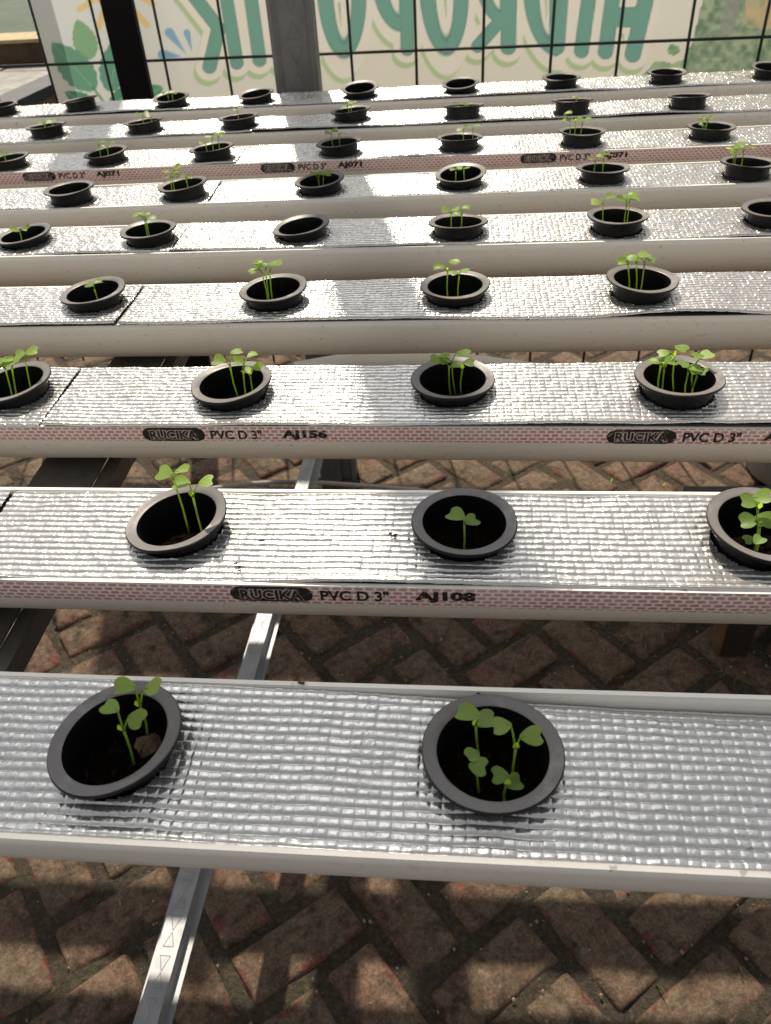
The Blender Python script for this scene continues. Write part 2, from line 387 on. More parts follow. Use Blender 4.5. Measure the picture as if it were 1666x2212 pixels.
# grit and small pebbles lying in the joints
mb = MB(); rg = random.Random(11)
for k in range(1500):
    x, y = rg.uniform(-.9, .75), rg.uniform(.2, 2.1); s = rg.uniform(.0012, .0034) * (1.6 if rg.random() < .03 else 1); z = rg.uniform(.002, .007)
    q = [(x + s * rg.uniform(.6, 1.2), y, z), (x - s, y + s * .5 * rg.uniform(.3, 1.5), z), (x, y - s * rg.uniform(.6, 1.2), z), (x, y + s, z + s * .5), (x, y, z + s * 1.1), (x, y, z - s)]
    mb.add(q, [(0, 3, 4), (3, 1, 4), (1, 2, 4), (2, 0, 4), (3, 0, 5), (1, 3, 5), (2, 1, 5), (0, 2, 5)])
tag(mb.build('grit', M_STONE), 'tiny pale pebbles and grit scattered over the brick paving', 'grit', kind='stuff')
mb = MB()
for k in range(170):      # weeds and dry grass in the joints on the right
    x, y = (.36 + rg.gauss(0, .13), 1.12 + rg.gauss(0, .13)) if k < 110 else (rg.uniform(-.8, .6), rg.uniform(.4, 2.0))
    h = rg.uniform(.008, .03); a = rg.uniform(0, 6.28); w = .0011; lx, ly = math.cos(a) * h * 1.1, math.sin(a) * h * 1.1
    wx, wy = -math.sin(a) * w, math.cos(a) * w
    mb.add([(x - wx, y - wy, 0), (x + wx, y + wy, 0), (x + lx * .5 + wx, y + ly * .5 + wy, h * .8), (x + lx * .5 - wx, y + ly * .5 - wy, h * .8), (x + lx, y + ly, h)], [(0, 1, 2, 3), (3, 2, 4)])
tag(mb.build('weeds', M_GRASSB), 'sparse weeds and dry grass growing in the paving joints', 'weeds', kind='stuff')

# ------------------------------------------------------------------ far left background: terrace, step, court
TZ = .35
A = on_z(20, 224, TZ); B = on_z(112, 181, TZ); ed = (B - A)[:2]; ed /= np.linalg.norm(ed); nl = np.array([-ed[1], ed[0]])
P0 = A[:2] - ed * 1.2; P1 = B[:2] + ed * 6
Yb = on_z(50, 139, TZ)[1]
ter = empty('terrace', (0, 0, 0)); tag(ter, 'raised terrace paved in pale grey slabs beyond the fence at far left', 'terrace')
def prism(mb_, poly, z0, z1):
    n = len(poly); mb_.add([(x, y, z0) for x, y in poly] + [(x, y, z1) for x, y in poly], [tuple(range(n - 1, -1, -1)), tuple(range(n, 2 * n))] + [(k, (k + 1) % n, n + (k + 1) % n, n + k) for k in range(n)])
m_ = MB(); prism(m_, [P0, P1, P1 + nl * 7, P0 + nl * 7], -.02, TZ - .05); m_.build('wall', M_TERW, ter)
m_ = MB(); prism(m_, [P0 - nl * .02, P1 - nl * .02, P1 + nl * .16, P0 + nl * .16], TZ - .05, TZ + .004); m_.build('edge_strip', M_DKKERB, ter)
rr = random.Random(5)
for k in range(20):
    for q in range(9):
        c = P0 + ed * (.2 + .42 * k + (.21 if q % 2 else 0)) + nl * (.17 + .2 + .42 * q); h = .2
        m_ = MB(); prism(m_, [c - ed * h - nl * h, c + ed * h - nl * h, c + ed * h + nl * h, c - ed * h + nl * h], TZ - .05, TZ + rr.uniform(-.004, .002)); m_.build('slab', M_PAVER, ter)
zt = on_y(50, 84, Yb)[2]
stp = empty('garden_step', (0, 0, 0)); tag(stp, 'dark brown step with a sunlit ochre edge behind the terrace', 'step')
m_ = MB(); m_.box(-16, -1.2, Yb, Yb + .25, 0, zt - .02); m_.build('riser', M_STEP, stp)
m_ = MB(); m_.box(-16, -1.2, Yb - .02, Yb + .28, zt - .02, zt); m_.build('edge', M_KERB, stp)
court = MB(); court.box(-30, -1.2, Yb + .28, Yb + 14, 0, zt - .01); tag(court.build('lawn_court', M_LAWN), kind='structure')

# ------------------------------------------------------------------ wire fence, black post, grey channel frame, banner
FY, FB = 2.10, -.05
FANG = math.atan(FB)
fence = empty('wire_fence', (0, FY, 0), FANG); tag(fence, 'dark wire mesh fence panel in front of the printed banner', 'fence')
rod0 = on_y(761, 113, FY, FB)[0] / math.cos(FANG)
wz = ZF - .026
m_ = MB(); m_.tube([(0, 0, .12), (0, 0, 1.66)], .0034, 6); rodme = None
for k in range(-14, 16):
    if rodme is None: o = m_.build('upright_wire', M_WIRE, fence, True); rodme = o.data
    else: o = link('upright_wire', rodme, fence)
    o.location = (rod0 + k * .15, .0, 0); o.rotation_euler = (0, random.uniform(-.004, .004), 0)
for k in range(-3, 3):
    m_ = MB(); m_.tube([(-2.3, .0045, wz + k * .28), (2.3, .0045, wz + k * .28)], .0034, 6); m_.build('cross_wire', M_WIRE, fence, True)
m_ = MB(); m_.box(-.2, 2.3, -.02, .02, .06, .115); m_.build('bottom_bar', M_BLACK, fence)  # dark bar low along the fence

bp = on_y(296, 195, FY - .045, FB)
m_ = MB(); m_.box(-.037, .037, -.008, .008, 0, ZF + 1.36); post = m_.build('fence_post', M_BLACK); post.location = (bp[0], bp[1], 0); post.rotation_euler = (0, 0, FANG)
tag(post, 'thick black steel post standing against the wire fence at left', 'post')

frame = empty('channel_frame', (0, 0, 0)); tag(frame, 'grey embossed steel channel post just behind the rear trough', 'post')
GPY = 1.70
gl = on_y(597, 190, GPY)[0]; gr = on_y(690, 185, GPY)[0]
def channel_post(x0, x1, y, z1, parent):
    m_ = MB(); w = x1 - x0; lip = .010; t_ = .0018; d = .04
    m_.box(x0, x1, y, y + t_, 0, z1)                       # web facing the trays
    m_.box(x0, x0 + t_, y + t_, y + d, 0, z1); m_.box(x1 - t_, x1, y + t_, y + d, 0, z1)
    m_.box(x0 + t_, x0 + lip, y + d - t_, y + d, 0, z1); m_.box(x1 - lip, x1 - t_, y + d - t_, y + d, 0, z1)
    # two pressed ribs
    for cx in (x0 + w * .16, x1 - w * .12):
        m_.add([(cx - .006, y, 0), (cx, y - .004, 0), (cx + .006, y, 0), (cx - .006, y, z1), (cx, y - .004, z1), (cx + .006, y, z1)], [(0, 1, 4, 3), (1, 2, 5, 4)])
    p = m_.build('post', M_POSTM, parent)
    mm = MB(); cx = (x0 + x1) / 2 + .003; hw = w * .17
    for k in range(60):
        z = ZF - .35 + k * .042
        if z > z1 - .1: break
        tri = [(cx - hw, z), (cx + hw, z), (cx, z + .030)] if k % 2 == 0 else [(cx - hw, z + .030), (cx + hw, z + .030), (cx, z)]
        for a in range(3):
            q0, q1 = tri[a], tri[(a + 1) % 3]; mm.tube([(q0[0], y, q0[1]), (q1[0], y, q1[1])], .0008, 5)
    mm.build('embossed_triangle', M_POSTM, p)
    return p
channel_post(gl, gr, GPY, ZF + 2.05, frame)
channel_post(1.72, 1.80, GPY, ZF + 2.05, frame)  # out-of-view post, added only to carry the beam
m_ = MB(); m_.box(gl - 1.6, 1.86, GPY - .045, GPY + .045, ZF + 2.05, ZF + 2.11); m_.build('shade_beam', M_POSTM, frame)  # unseen beam added overhead to put the nearest trough in shade

def srgb(c): return tuple(((v / 255 + .055) / 1.055) ** 2.4 if v / 255 > .04045 else v / 255 / 12.92 for v in c)
def seg(x, y, a, b, r0, r1=None):
    r1 = r0 if r1 is None else r1
    ax, ay = a; bx, by = b; dx, dy = bx - ax, by - ay; t = np.clip(((x - ax) * dx + (y - ay) * dy) / (dx * dx + dy * dy), 0, 1)
    return np.hypot(x - ax - t * dx, y - ay - t * dy) - (r0 + (r1 - r0) * t)
def ell(x, y, c, rx, ry):
    k = np.hypot((x - c[0]) / rx, (y - c[1]) / ry); return (k - 1) * min(rx, ry)
def letters(x, y):
    P = []
    P += [seg(x, y, (458, -200), (512, 136), 14.5), seg(x, y, (352, -95), (466, 52), 15), seg(x, y, (472, 62), (453, 144), 15.5)]         # K
    P += [seg(x, y, (515, -200), (561, 130), 15)]                                                                                         # I
    P += [seg(x, y, (560, -200), (612, 126), 15), seg(x, y, (628, -200), (665, 122), 15), seg(x, y, (628, -180), (612, 120), 15)]           # N
    for cx, hb, hh in ((741, 127, 83), (962, 121, 77)):                                                                                      # O, O
        y0 = -30.0; lean = -.035 * (y - 60)
        P += [np.maximum(ell(x + lean, y, (cx, y0), 54, hb - y0), -ell(x + lean, y, (cx + 1, y0), 19.5, hh - y0))]
    bowl = np.maximum(np.maximum(ell(x, y, (868, -62), 66, 131), x - 868), -np.maximum(ell(x, y, (863, -62), 26, 91), x - 862))
    P += [seg(x, y, (878, -200), (880, 106), 15), bowl]                                                                                     # P
    bowl = np.maximum(np.maximum(ell(x, y, (1090, -70), 66, 125), x - 1090), -np.maximum(ell(x, y, (1082, -70), 26, 89), x - 1080))
    P += [seg(x, y, (1104, -200), (1098, 102), 17), bowl, seg(x, y, (1085, 40), (1032, 100), 14)]                                           # R
    bowl = np.maximum(np.maximum(ell(x, y, (1206, -30), 76, 152), x - 1206), -np.maximum(ell(x, y, (1187, -30), 22, 104), x - 1187))
    P += [seg(x, y, (1226, -200), (1203, 102), 17), bowl]                                                                                   # D
    P += [seg(x, y, (1300, -200), (1256, 110), 16)]                                                                                         # I
    P += [seg(x, y, (1350, -200), (1308, 112), 16.5), seg(x, y, (1442, -200), (1367, 118), 17.5), np.maximum(np.abs(y - 37) - 22, np.maximum(1312 - x, x - 1390))]  # H
    return np.min(P, 0)
def leafd(x, y, base, tip, hw):
    bx, by = base; tx, ty = tip; L = math.hypot(tx - bx, ty - by); ux, uy = (tx - bx) / L, (ty - by) / L
    t = ((x - bx) * ux + (y - by) * uy) / L; d = np.abs(-(x - bx) * uy + (y - by) * ux)
    tt = np.clip(t, 0, 1); w = hw * np.sin(np.pi * tt ** .8) ** .75 * (1 + .05 * np.sin(tt * 44))
    return np.where((t > 0) & (t < 1), d - w, 9.0)
def make_banner():
    bl0 = on_y(66, 0, FY + .03, FB); bl1 = on_y(121, 222, FY + .03, FB)
    z0, z1 = ZF - .24, ZF + .67
    x_l = (bl0[0] + bl1[0]) / 2; x_r = 1.15
    xs = np.arange(x_l, x_r, .0028); zs = np.concatenate([np.arange(z0, ZF - .16, .02), np.arange(ZF - .16, ZF + .12, .0028), np.arange(ZF + .12, z1, .01)])
    X, Z = np.meshgrid(xs, zs); Yw = FY + .032 + FB * X + .004 * noise1(X, .35, 4) + .002 * np.sin(Z * 9)
    V = np.stack([X, Yw, Z], -1).reshape(-1, 3); px, py = to_px(V)
    n = len(px); C = np.zeros((n, 3))
    def put(mask, col): C[mask] = srgb(col)
    def lay(d, col, s_=2.4):
        w_ = np.clip(.5 - d / s_, 0, 1)[:, None]; C[:] = C * (1 - w_) + np.array(srgb(col)) * w_
    k = np.clip((px - 100) / 700, 0, 1)[:, None]
    C[:] = np.array(srgb((226, 231, 228))) * (1 - k) + np.array(srgb((232, 229, 216))) * k
    lowg = np.clip((py - 40) / 200, 0, 1)[:, None] * .35; C[:] = C * (1 - lowg) + np.array(srgb((220, 212, 190))) * lowg
    put(np.hypot(px - 247, py + 22) < 44, (238, 205, 120))
    for a, b in (((172, 20), (200, 2)), ((213, 60), (222, 28)), ((288, 22), (318, 54)), ((330, 8), (306, -6))): lay(seg(px, py, a, b, 7), (236, 210, 150))
    for base, tip, hw, c in (((198, 128), (166, 42), 26, (140, 182, 138)), ((206, 194), (112, 92), 34, (112, 164, 136)), ((236, 198), (266, 70), 33, (106, 160, 138)),
                             ((238, 236), (300, 180), 22, (88, 150, 118)), ((210, 236), (140, 198), 18, (84, 150, 116)), ((300, 215), (352, 188), 20, (100, 160, 120))):
        d = leafd(px, py, base, tip, hw); lay(d, c); put((d < 0) & (seg(px, py, base, tip, 1.3) < 0), (130, 185, 150))
    lay(seg(px, py, (200, 188), (240, 240), 2.2), (90, 150, 120))
    lay(seg(px, py, (366, 70), (402, 116), 10, .5), (140, 180, 205)); lay(seg(px, py, (404, 71), (415, 110), 7.5, .5), (140, 180, 205)); lay(seg(px, py, (352, 118), (392, 122), 11, .5), (130, 175, 205))
    L = letters(px, py); Ls = letters(px + 5, py - 13)
    lay(Ls - 14, (184, 206, 160)); lay(L - 15, (236, 231, 218)); lay(L, (98, 146, 132)); lay(L + 2.2, (118, 168, 152))
    for a, b in (((733, 8), (737, 60)), ((962, -5), (964, 40)), ((1179, -10), (1181, 40)), ((1345, 75), (1347, 90))): lay(seg(px, py, a, b, 3.2, .5), (176, 200, 150))
    # photographic corner: leafy greens with a tan patch
    edge = 1518 - .24 * py
    ph = px > edge; g1 = noise2(px, py, 14, 8) + .6 * noise2(px, py, 6, 9); gcol = np.array(srgb((168, 184, 152))) ; gd = np.array(srgb((112, 138, 112)))
    mixv = np.clip(.5 + .6 * g1, 0, 1)[:, None]; gg = gcol * mixv + gd * (1 - mixv)
    tan = ((px > 1610) & (py < 62))[:, None] * np.clip(.6 + .5 * noise2(px, py, 22, 10), 0, 1)[:, None]; gg = gg * (1 - tan) + np.array(srgb((206, 184, 142))) * tan
    gry = (np.abs(px - 1585 + .2 * py) < 16)[:, None] * .7 * (py < 75)[:, None]; gg = gg * (1 - gry) + np.array(srgb((150, 152, 148))) * gry
    C[ph] = gg[ph]
    low = (px > 1400 + (150 - py) * .9) & (noise2(px, py, 20, 12) + (py - 105) * .02 > 0) & (py > 60) & ~ph; C[low] = (np.array(srgb((172, 196, 150))) * mixv + np.array(srgb((120, 158, 118))) * (1 - mixv))[low]
    # doubled hem on the left edge, weaker light through two layers painted in
    hem = X.reshape(-1) < x_l + .055; C[hem] = C[hem] * .55
    nx, nz = len(xs), len(zs); idx = np.arange(nx * nz).reshape(nz, nx)
    F = np.stack([idx[:-1, :-1], idx[:-1, 1:], idx[1:, 1:], idx[1:, :-1]], -1).reshape(-1, 4)
    o = mesh_obj('banner', V, F, M_BANNER, None, True)
    at = o.data.color_attributes.new('print', 'FLOAT_COLOR', 'POINT')
    at.data.foreach_set('color', np.concatenate([C, np.ones((n, 1))], 1).astype(np.float32).ravel())
    tag(o, 'backlit printed banner with large green letters seen reversed behind the wire fence', 'banner')
make_banner()

# ------------------------------------------------------------------ steel table under the troughs
TR, TW, TT = .0455, .006, .0026        # trough radius, straight wall above the half round, thickness
EDGE = -.0032                          # trough edge below the board's top
table = empty('table_frame', (0, 0, 0)); tag(table, 'steel channel table frame carrying the white troughs', 'frame')
zb = ZF + EDGE - TW - TR - .0015
m_ = MB(); bx0, bx1 = -.345, -.280
m_.box(bx0, bx1 - .012, -.02, 1.72, zb - .002, zb - .0002); m_.box(bx1 - .0118, bx1, -.02, 1.72, zb - .0045, zb - .0026)
m_.box(bx0, bx0 + .002, -.02, 1.72, zb - .038, zb - .002); m_.box(bx1 - .002, bx1, -.02, 1.72, zb - .020, zb - .0046); m_.build('beam', M_DULL, table)
m_ = MB(); m_.box(.80, .875, -.02, 1.72, zb - .038, zb - .0002); m_.build('beam', M_DULL, table)
for x in (-.344, .81):
    for y in (-.02, 1.66):
        m_ = MB(); m_.box(x, x + .05, y, y + .05, 0, zb - .0385); m_.build('leg', M_DULL, table)
zc = ZF - .62
q0 = [on_z(*p, zc) for p in ((290, 2212), (340, 2212))]; q1 = [on_z(*p, zc) for p in ((655, 993), (683, 993))]
cdir = ((q1[0] + q1[1]) / 2 - (q0[0] + q0[1]) / 2); cdir /= np.linalg.norm(cdir); cpt = (q0[0] + q0[1]) / 2
br = empty('brace_pivot'); bpy.data.objects.remove(br)
mm = MB(); w2 = .0122
mm.box(-w2, w2, -.45, 1.15, -.0014, 0); mm.box(-w2, -w2 + .0012, -.45, 1.15, -.02, -.0014); mm.box(w2 - .0012, w2, -.45, 1.15, -.02, -.0014)
mm.box(w2, w2 + .009, -.45, 1.15, -.021, -.0198); mm.box(-w2 - .009, -w2, -.45, 1.15, -.021, -.0198)
brace = mm.build('brace', M_GALV, table); brace.location = tuple(cpt); brace.rotation_euler = (0, 0, math.atan2(cdir[1], cdir[0]) - math.pi / 2)
mm = MB(); k = 0; y = -.4
while y < 1.1:
    tri = [(-.006, y), (.006, y), (.0, y + .016)] if k % 2 == 0 else [(-.006, y + .016), (.006, y + .016), (0, y)]
    for a in range(3): mm.tube([(*tri[a], .0), (*tri[(a + 1) % 3], .0)], .0005, 5)
    y += .0175 if k % 2 == 0 else .026; k += 1
mm.build('embossed_triangle', M_GALV, brace)

# ------------------------------------------------------------------ troughs, foil boards
# row centre y, yaw slope, board sunk, seam x (board joint), print style
ROWY = [.2150, .3760, .5465, .7215, .8925, 1.0570, 1.2200, 1.3950, 1.5680]
SLOPE = [-.020, -.0156, -.018, -.012, -.007, .008, .004, .006, .016]
SEAMPX = [None, (20, 1072), (135, 850), (278, 660), (388, 515), (465, 412), (510, 350), (560, 262), (598, 215)]
ORD = ['first', 'second', 'third', 'fourth', 'fifth', 'sixth', 'seventh', 'eighth', 'ninth']
ROWN = ['nearest trough', 'second trough from the front', 'third trough from the front', 'fourth trough from the front', 'fifth trough from the front', 'sixth trough from the front', 'third trough from the back', 'second trough from the back', 'rearmost trough']
XL, XR = -1.30, 1.05
def trough_front(s, off=0.0):
    """outer front surface, s metres down from the edge -> (y, z)"""
    if s < TW: return (-TR - off, EDGE - s)
    a = (s - TW) / TR; return (-(TR + off) * math.cos(a), EDGE - TW - (TR + off) * math.sin(a))
def trough_profile():
    out = [(-TR, EDGE)] + [(-TR * math.cos(a), EDGE - TW - TR * math.sin(a)) for a in np.linspace(0, math.pi, 29)] + [(TR, EDGE)]
    r = TR - TT; inn = [(r, EDGE)] + [(r * math.cos(a), EDGE - TW - r * math.sin(a)) for a in np.linspace(0, math.pi, 29)] + [(-r, EDGE)]
    return out + inn
TDESC = ['with raised back edge, close to the camera', 'printed AJ108 in black on red dashes', 'printed AJ156 in black on red dashes', 'of plain white plastic', 'of plain white plastic with a brown stain', 'of plain white plastic', 'printed AJ071 in black on red dashes', 'of plain white plastic', 'of plain white plastic beside the grey post']
TROUGH = []
LIPPED = (1, 4, 5, 6)      # rows whose board lies between the cut edges of the pipe
prof = trough_profile()
for i in range(9):
    m_ = MB(); n = len(prof); xs = np.linspace(XL, XR, 60)
    sag = .0012 * noise1(xs, .5, 20 + i)
    vs = [(x, y + sg, z + .4 * sg) for x, sg in zip(xs, sag) for y, z in prof]
    fs = [(a * n + k, a * n + (k + 1) % n, (a + 1) * n + (k + 1) % n, (a + 1) * n + k) for a in range(59) for k in range(n)]
    t = mesh_obj('trough', vs, fs, M_PVC, None, False)
    t.location = (0, ROWY[i], ZF + (.0068 if i == 0 else 0)); t.rotation_euler = (0, 0, math.atan(SLOPE[i]))
    if i == 0: t.location.z = ZF + .0042
    elif i in LIPPED: t.location.z = ZF + .0030
    tag(t, ('white half-pipe trough, ' + ROWN[i] + ', ' + TDESC[i]).replace('trough, nearest trough', 'trough, the nearest').replace('trough, rearmost trough', 'trough, the rearmost').replace('third trough', 'third').replace('second trough', 'second').replace('fourth trough', 'fourth').replace('fifth trough', 'fifth').replace('sixth trough', 'sixth'), 'trough', 'white planting troughs')
    # smooth the curved shell but keep the cut edges crisp
    me = t.data; sm = np.ones(len(me.polygons), bool)
    for p in me.polygons:
        if abs(p.normal.z) > .97 and p.center.z > EDGE - .0008: sm[p.index] = False
    me.polygons.foreach_set('use_smooth', sm); TROUGH.append((t, xs, sag))

def text_mesh(body, size, bold):
    cu = bpy.data.curves.new('lettering', 'FONT'); cu.body = body; cu.size = size; cu.offset = bold; cu.resolution_u = 3
    o = bpy.data.objects.new('lettering', cu); COL.objects.link(o); bpy.context.view_layer.update()
    me = bpy.data.meshes.new_from_object(o.evaluated_get(bpy.context.evaluated_depsgraph_get()))
    bpy.data.objects.remove(o); v = np.array([tuple(q.co) for q in me.vertices]); f = [tuple(p.vertices) for p in me.polygons]
    bpy.data.meshes.remove(me); return v[:, :2], f
def wrap(i, name, v2, faces, x0, s0, mat, off, width=None, height=None, slant=0):
    v = v2 - v2.min(0); w, h = v.max(0)
    if width: v[:, 0] *= width / w
    if height: v[:, 1] *= height / h
    t, xs, sag = TROUGH[i]; out = []
    for a, b in v:
        y, z = trough_front(s0 - b, off); sg = np.interp(x0 + a, xs, sag); out.append((x0 + a + slant * b, y + sg, z + .4 * sg))
    return mesh_obj(name, out, faces, mat, t)
def pill(w, h, nseg=10):
    r = h / 2; pts = []
    for k in range(nseg + 1): a = -math.pi / 2 + math.pi * k / nseg; pts.append((w - r + r * math.cos(a), r + r * math.sin(a)))
    for k in range(nseg + 1): a = math.pi / 2 + math.pi * k / nseg; pts.append((r + r * math.cos(a), r + r * math.sin(a)))
    # split in strips so that it bends with the wall
    vs = []; fs = []; cols = 9
    lv = np.linspace(0, h, cols)
    for y in lv:
        dx = math.sqrt(max(0, r * r - (y - r) ** 2)); vs += [(r - dx, y), (w - r + dx, y)]
    for k in range(cols - 1): fs.append((2 * k, 2 * k + 1, 2 * k + 3, 2 * k + 2))
    return np.array(vs), fs
def add_print(i, code, starts, s_top, bh=.0165, k=1.0):
    t, xs, sag = TROUGH[i]; ss = np.linspace(0, bh, 9); vs = []; uv = []; fs = []
    for a, x in enumerate(xs):
        ph = s_top + .002 * math.sin(x * 2.1)
        for s in ss:
            y, z = trough_front(max(.0004, s), .00022); vs.append((x, y + sag[a], z + .4 * sag[a])); uv.append((x / .0064, (s + ph) / .0031))
    n = len(ss)
    for a in range(len(xs) - 1):
        for b in range(n - 1): fs.append((a * n + b, a * n + b + 1, (a + 1) * n + b + 1, (a + 1) * n + b))
    o = mesh_obj('printed_band', vs, fs, M_BAND, t, True); ul = o.data.uv_layers.new(name='UVMap')
    for lp in o.data.loops: ul.data[lp.index].uv = uv[lp.vertex_index]
    for x0 in starts:
        pv, pf = pill(.049 * k, .0126); p = wrap(i, 'maker_plate', pv, pf, x0, .0136, M_INK, .0004)
        v, f = text_mesh('RUCIKA', .01, .0011); q = wrap(i, 'lettering', v, f, x0 + .0055 * k, .0120, M_INKL, .0006, .038 * k, .0092); 
        v, f = text_mesh('RUCIKA', .01, .00028); q = wrap(i, 'lettering', v, f, x0 + .0060 * k, .0115, M_INK, .0008, .037 * k, .0082)
        v, f = text_mesh('PVC D 3"', .01, .00030); wrap(i, 'lettering', v, f, x0 + .0535 * k, .0116, M_INK, .0005, .040 * k, .0086)
        v, f = text_mesh(code, .01, .00055); wrap(i, 'lettering', v, f, x0 + .1085 * k, .0120, M_INK, .0005, .035 * k, .0094)
def xat(i, px, py): return on_z(px, py, ZF - .008)[0]
x2 = xat(1, 502, 1280); add_print(1, 'AJ108', [x2 - .365, x2, x2 + .365], .000)
x3 = xat(2, 312, 928); x3b = xat(2, 1312, 928); d3 = x3b - x3; add_print(2, 'AJ156', [x3 - d3, x3, x3b], .0008, .0135)
x7a, x7b, x7c = xat(6, 55, 380), xat(6, 568, 357), xat(6, 1122, 335); add_print(6, 'AJ071', [x7a, x7b, x7c], .0005, .0165)

# pots: (row, px, py, tilt of the rim to the right-up in degrees, tilt towards the back, extra height)
POTS = [
 (0, 247, 1592, 7, 1, -.003), (0, 1065, 1622, -2, 0, -.005),
 (1, 381, 1118, 6, 1, .000), (1, 1003, 1125, -1, 0, -.001), (1, 1650, 1131, -3, 3, .002),
 (2, 25, 824, 5, 0, 0), (2, 500, 824, 3, 0, .001), (2, 978, 817, 0, 0, 0), (2, 1468, 812, 0, -2, .004),
 (3, 200, 628, 4, 0, .001), (3, 590, 622, 3, 0, .003), (3, 983, 615, 1, 0, .001), (3, 1388, 602, -3, -1, .004),
 (4, 50, 505, 5, 0, -.002), (4, 320, 495, 2, -2, .002), (4, 650, 487, 6, 0, 0), (4, 990, 478, 0, -6, .002), (4, 1335, 465, -1, -3, .004), (4, 1672, 450, 0, -2, .003),
 (5, 150, 409, 2, -1, .004), (5, 395, 400, 5, -2, .004), (5, 690, 388, 4, 0, .002), (5, 995, 374, 4, 3, .003), (5, 1303, 362, 0, -5, .004), (5, 1617, 350, -2, -4, .005),
 (6, 15, 342, 4, -3, .001), (6, 228, 328, 5, 0, .002), (6, 457, 318, 4, -3, .004), (6, 732, 307, 3, -3, .003), (6, 993, 296, 0, -5, .003), (6, 1258, 283, -1, -4, .006), (6, 1537, 272, -1, -3, .003),
 (7, 100, 275, 3, -5, .003), (7, 310, 262, 4, -5, .003), (7, 515, 252, 3, -4, .003), (7, 757, 237, 4, -4, .003), (7, 1000, 231, 0, -9, .006), (7, 1237, 216, 0, -8, .006), (7, 1488, 208, 0, -7, .006),
 (8, 2, 236, 4, 0, .003), (8, 175, 228, 6, -4, .006), (8, 370, 212, 2, 4, .003), (8, 553, 202, 5, 3, .002), (8, 777, 189, 2, 7, .003), (8, 995, 180, 3, 5, .003), (8, 1213, 168, 0, 0, .005), (8, 1440, 160, 0, 0, .005), (8, 1666, 147, -2, 4, .005)]
RIMZ = .0098
potpos = []
for (r, px, py, tx, ty, eh) in POTS:
    z = ZF + RIMZ + eh; P = on_z(px, py, z)
    yrow = ROWY[r] + SLOPE[r] * P[0]
    y = min(max(P[1], yrow - .010), yrow + .010)
    if abs(y - P[1]) > 1e-6: P = on_y(px, py, y)
    potpos.append(np.array([P[0], y, z]))

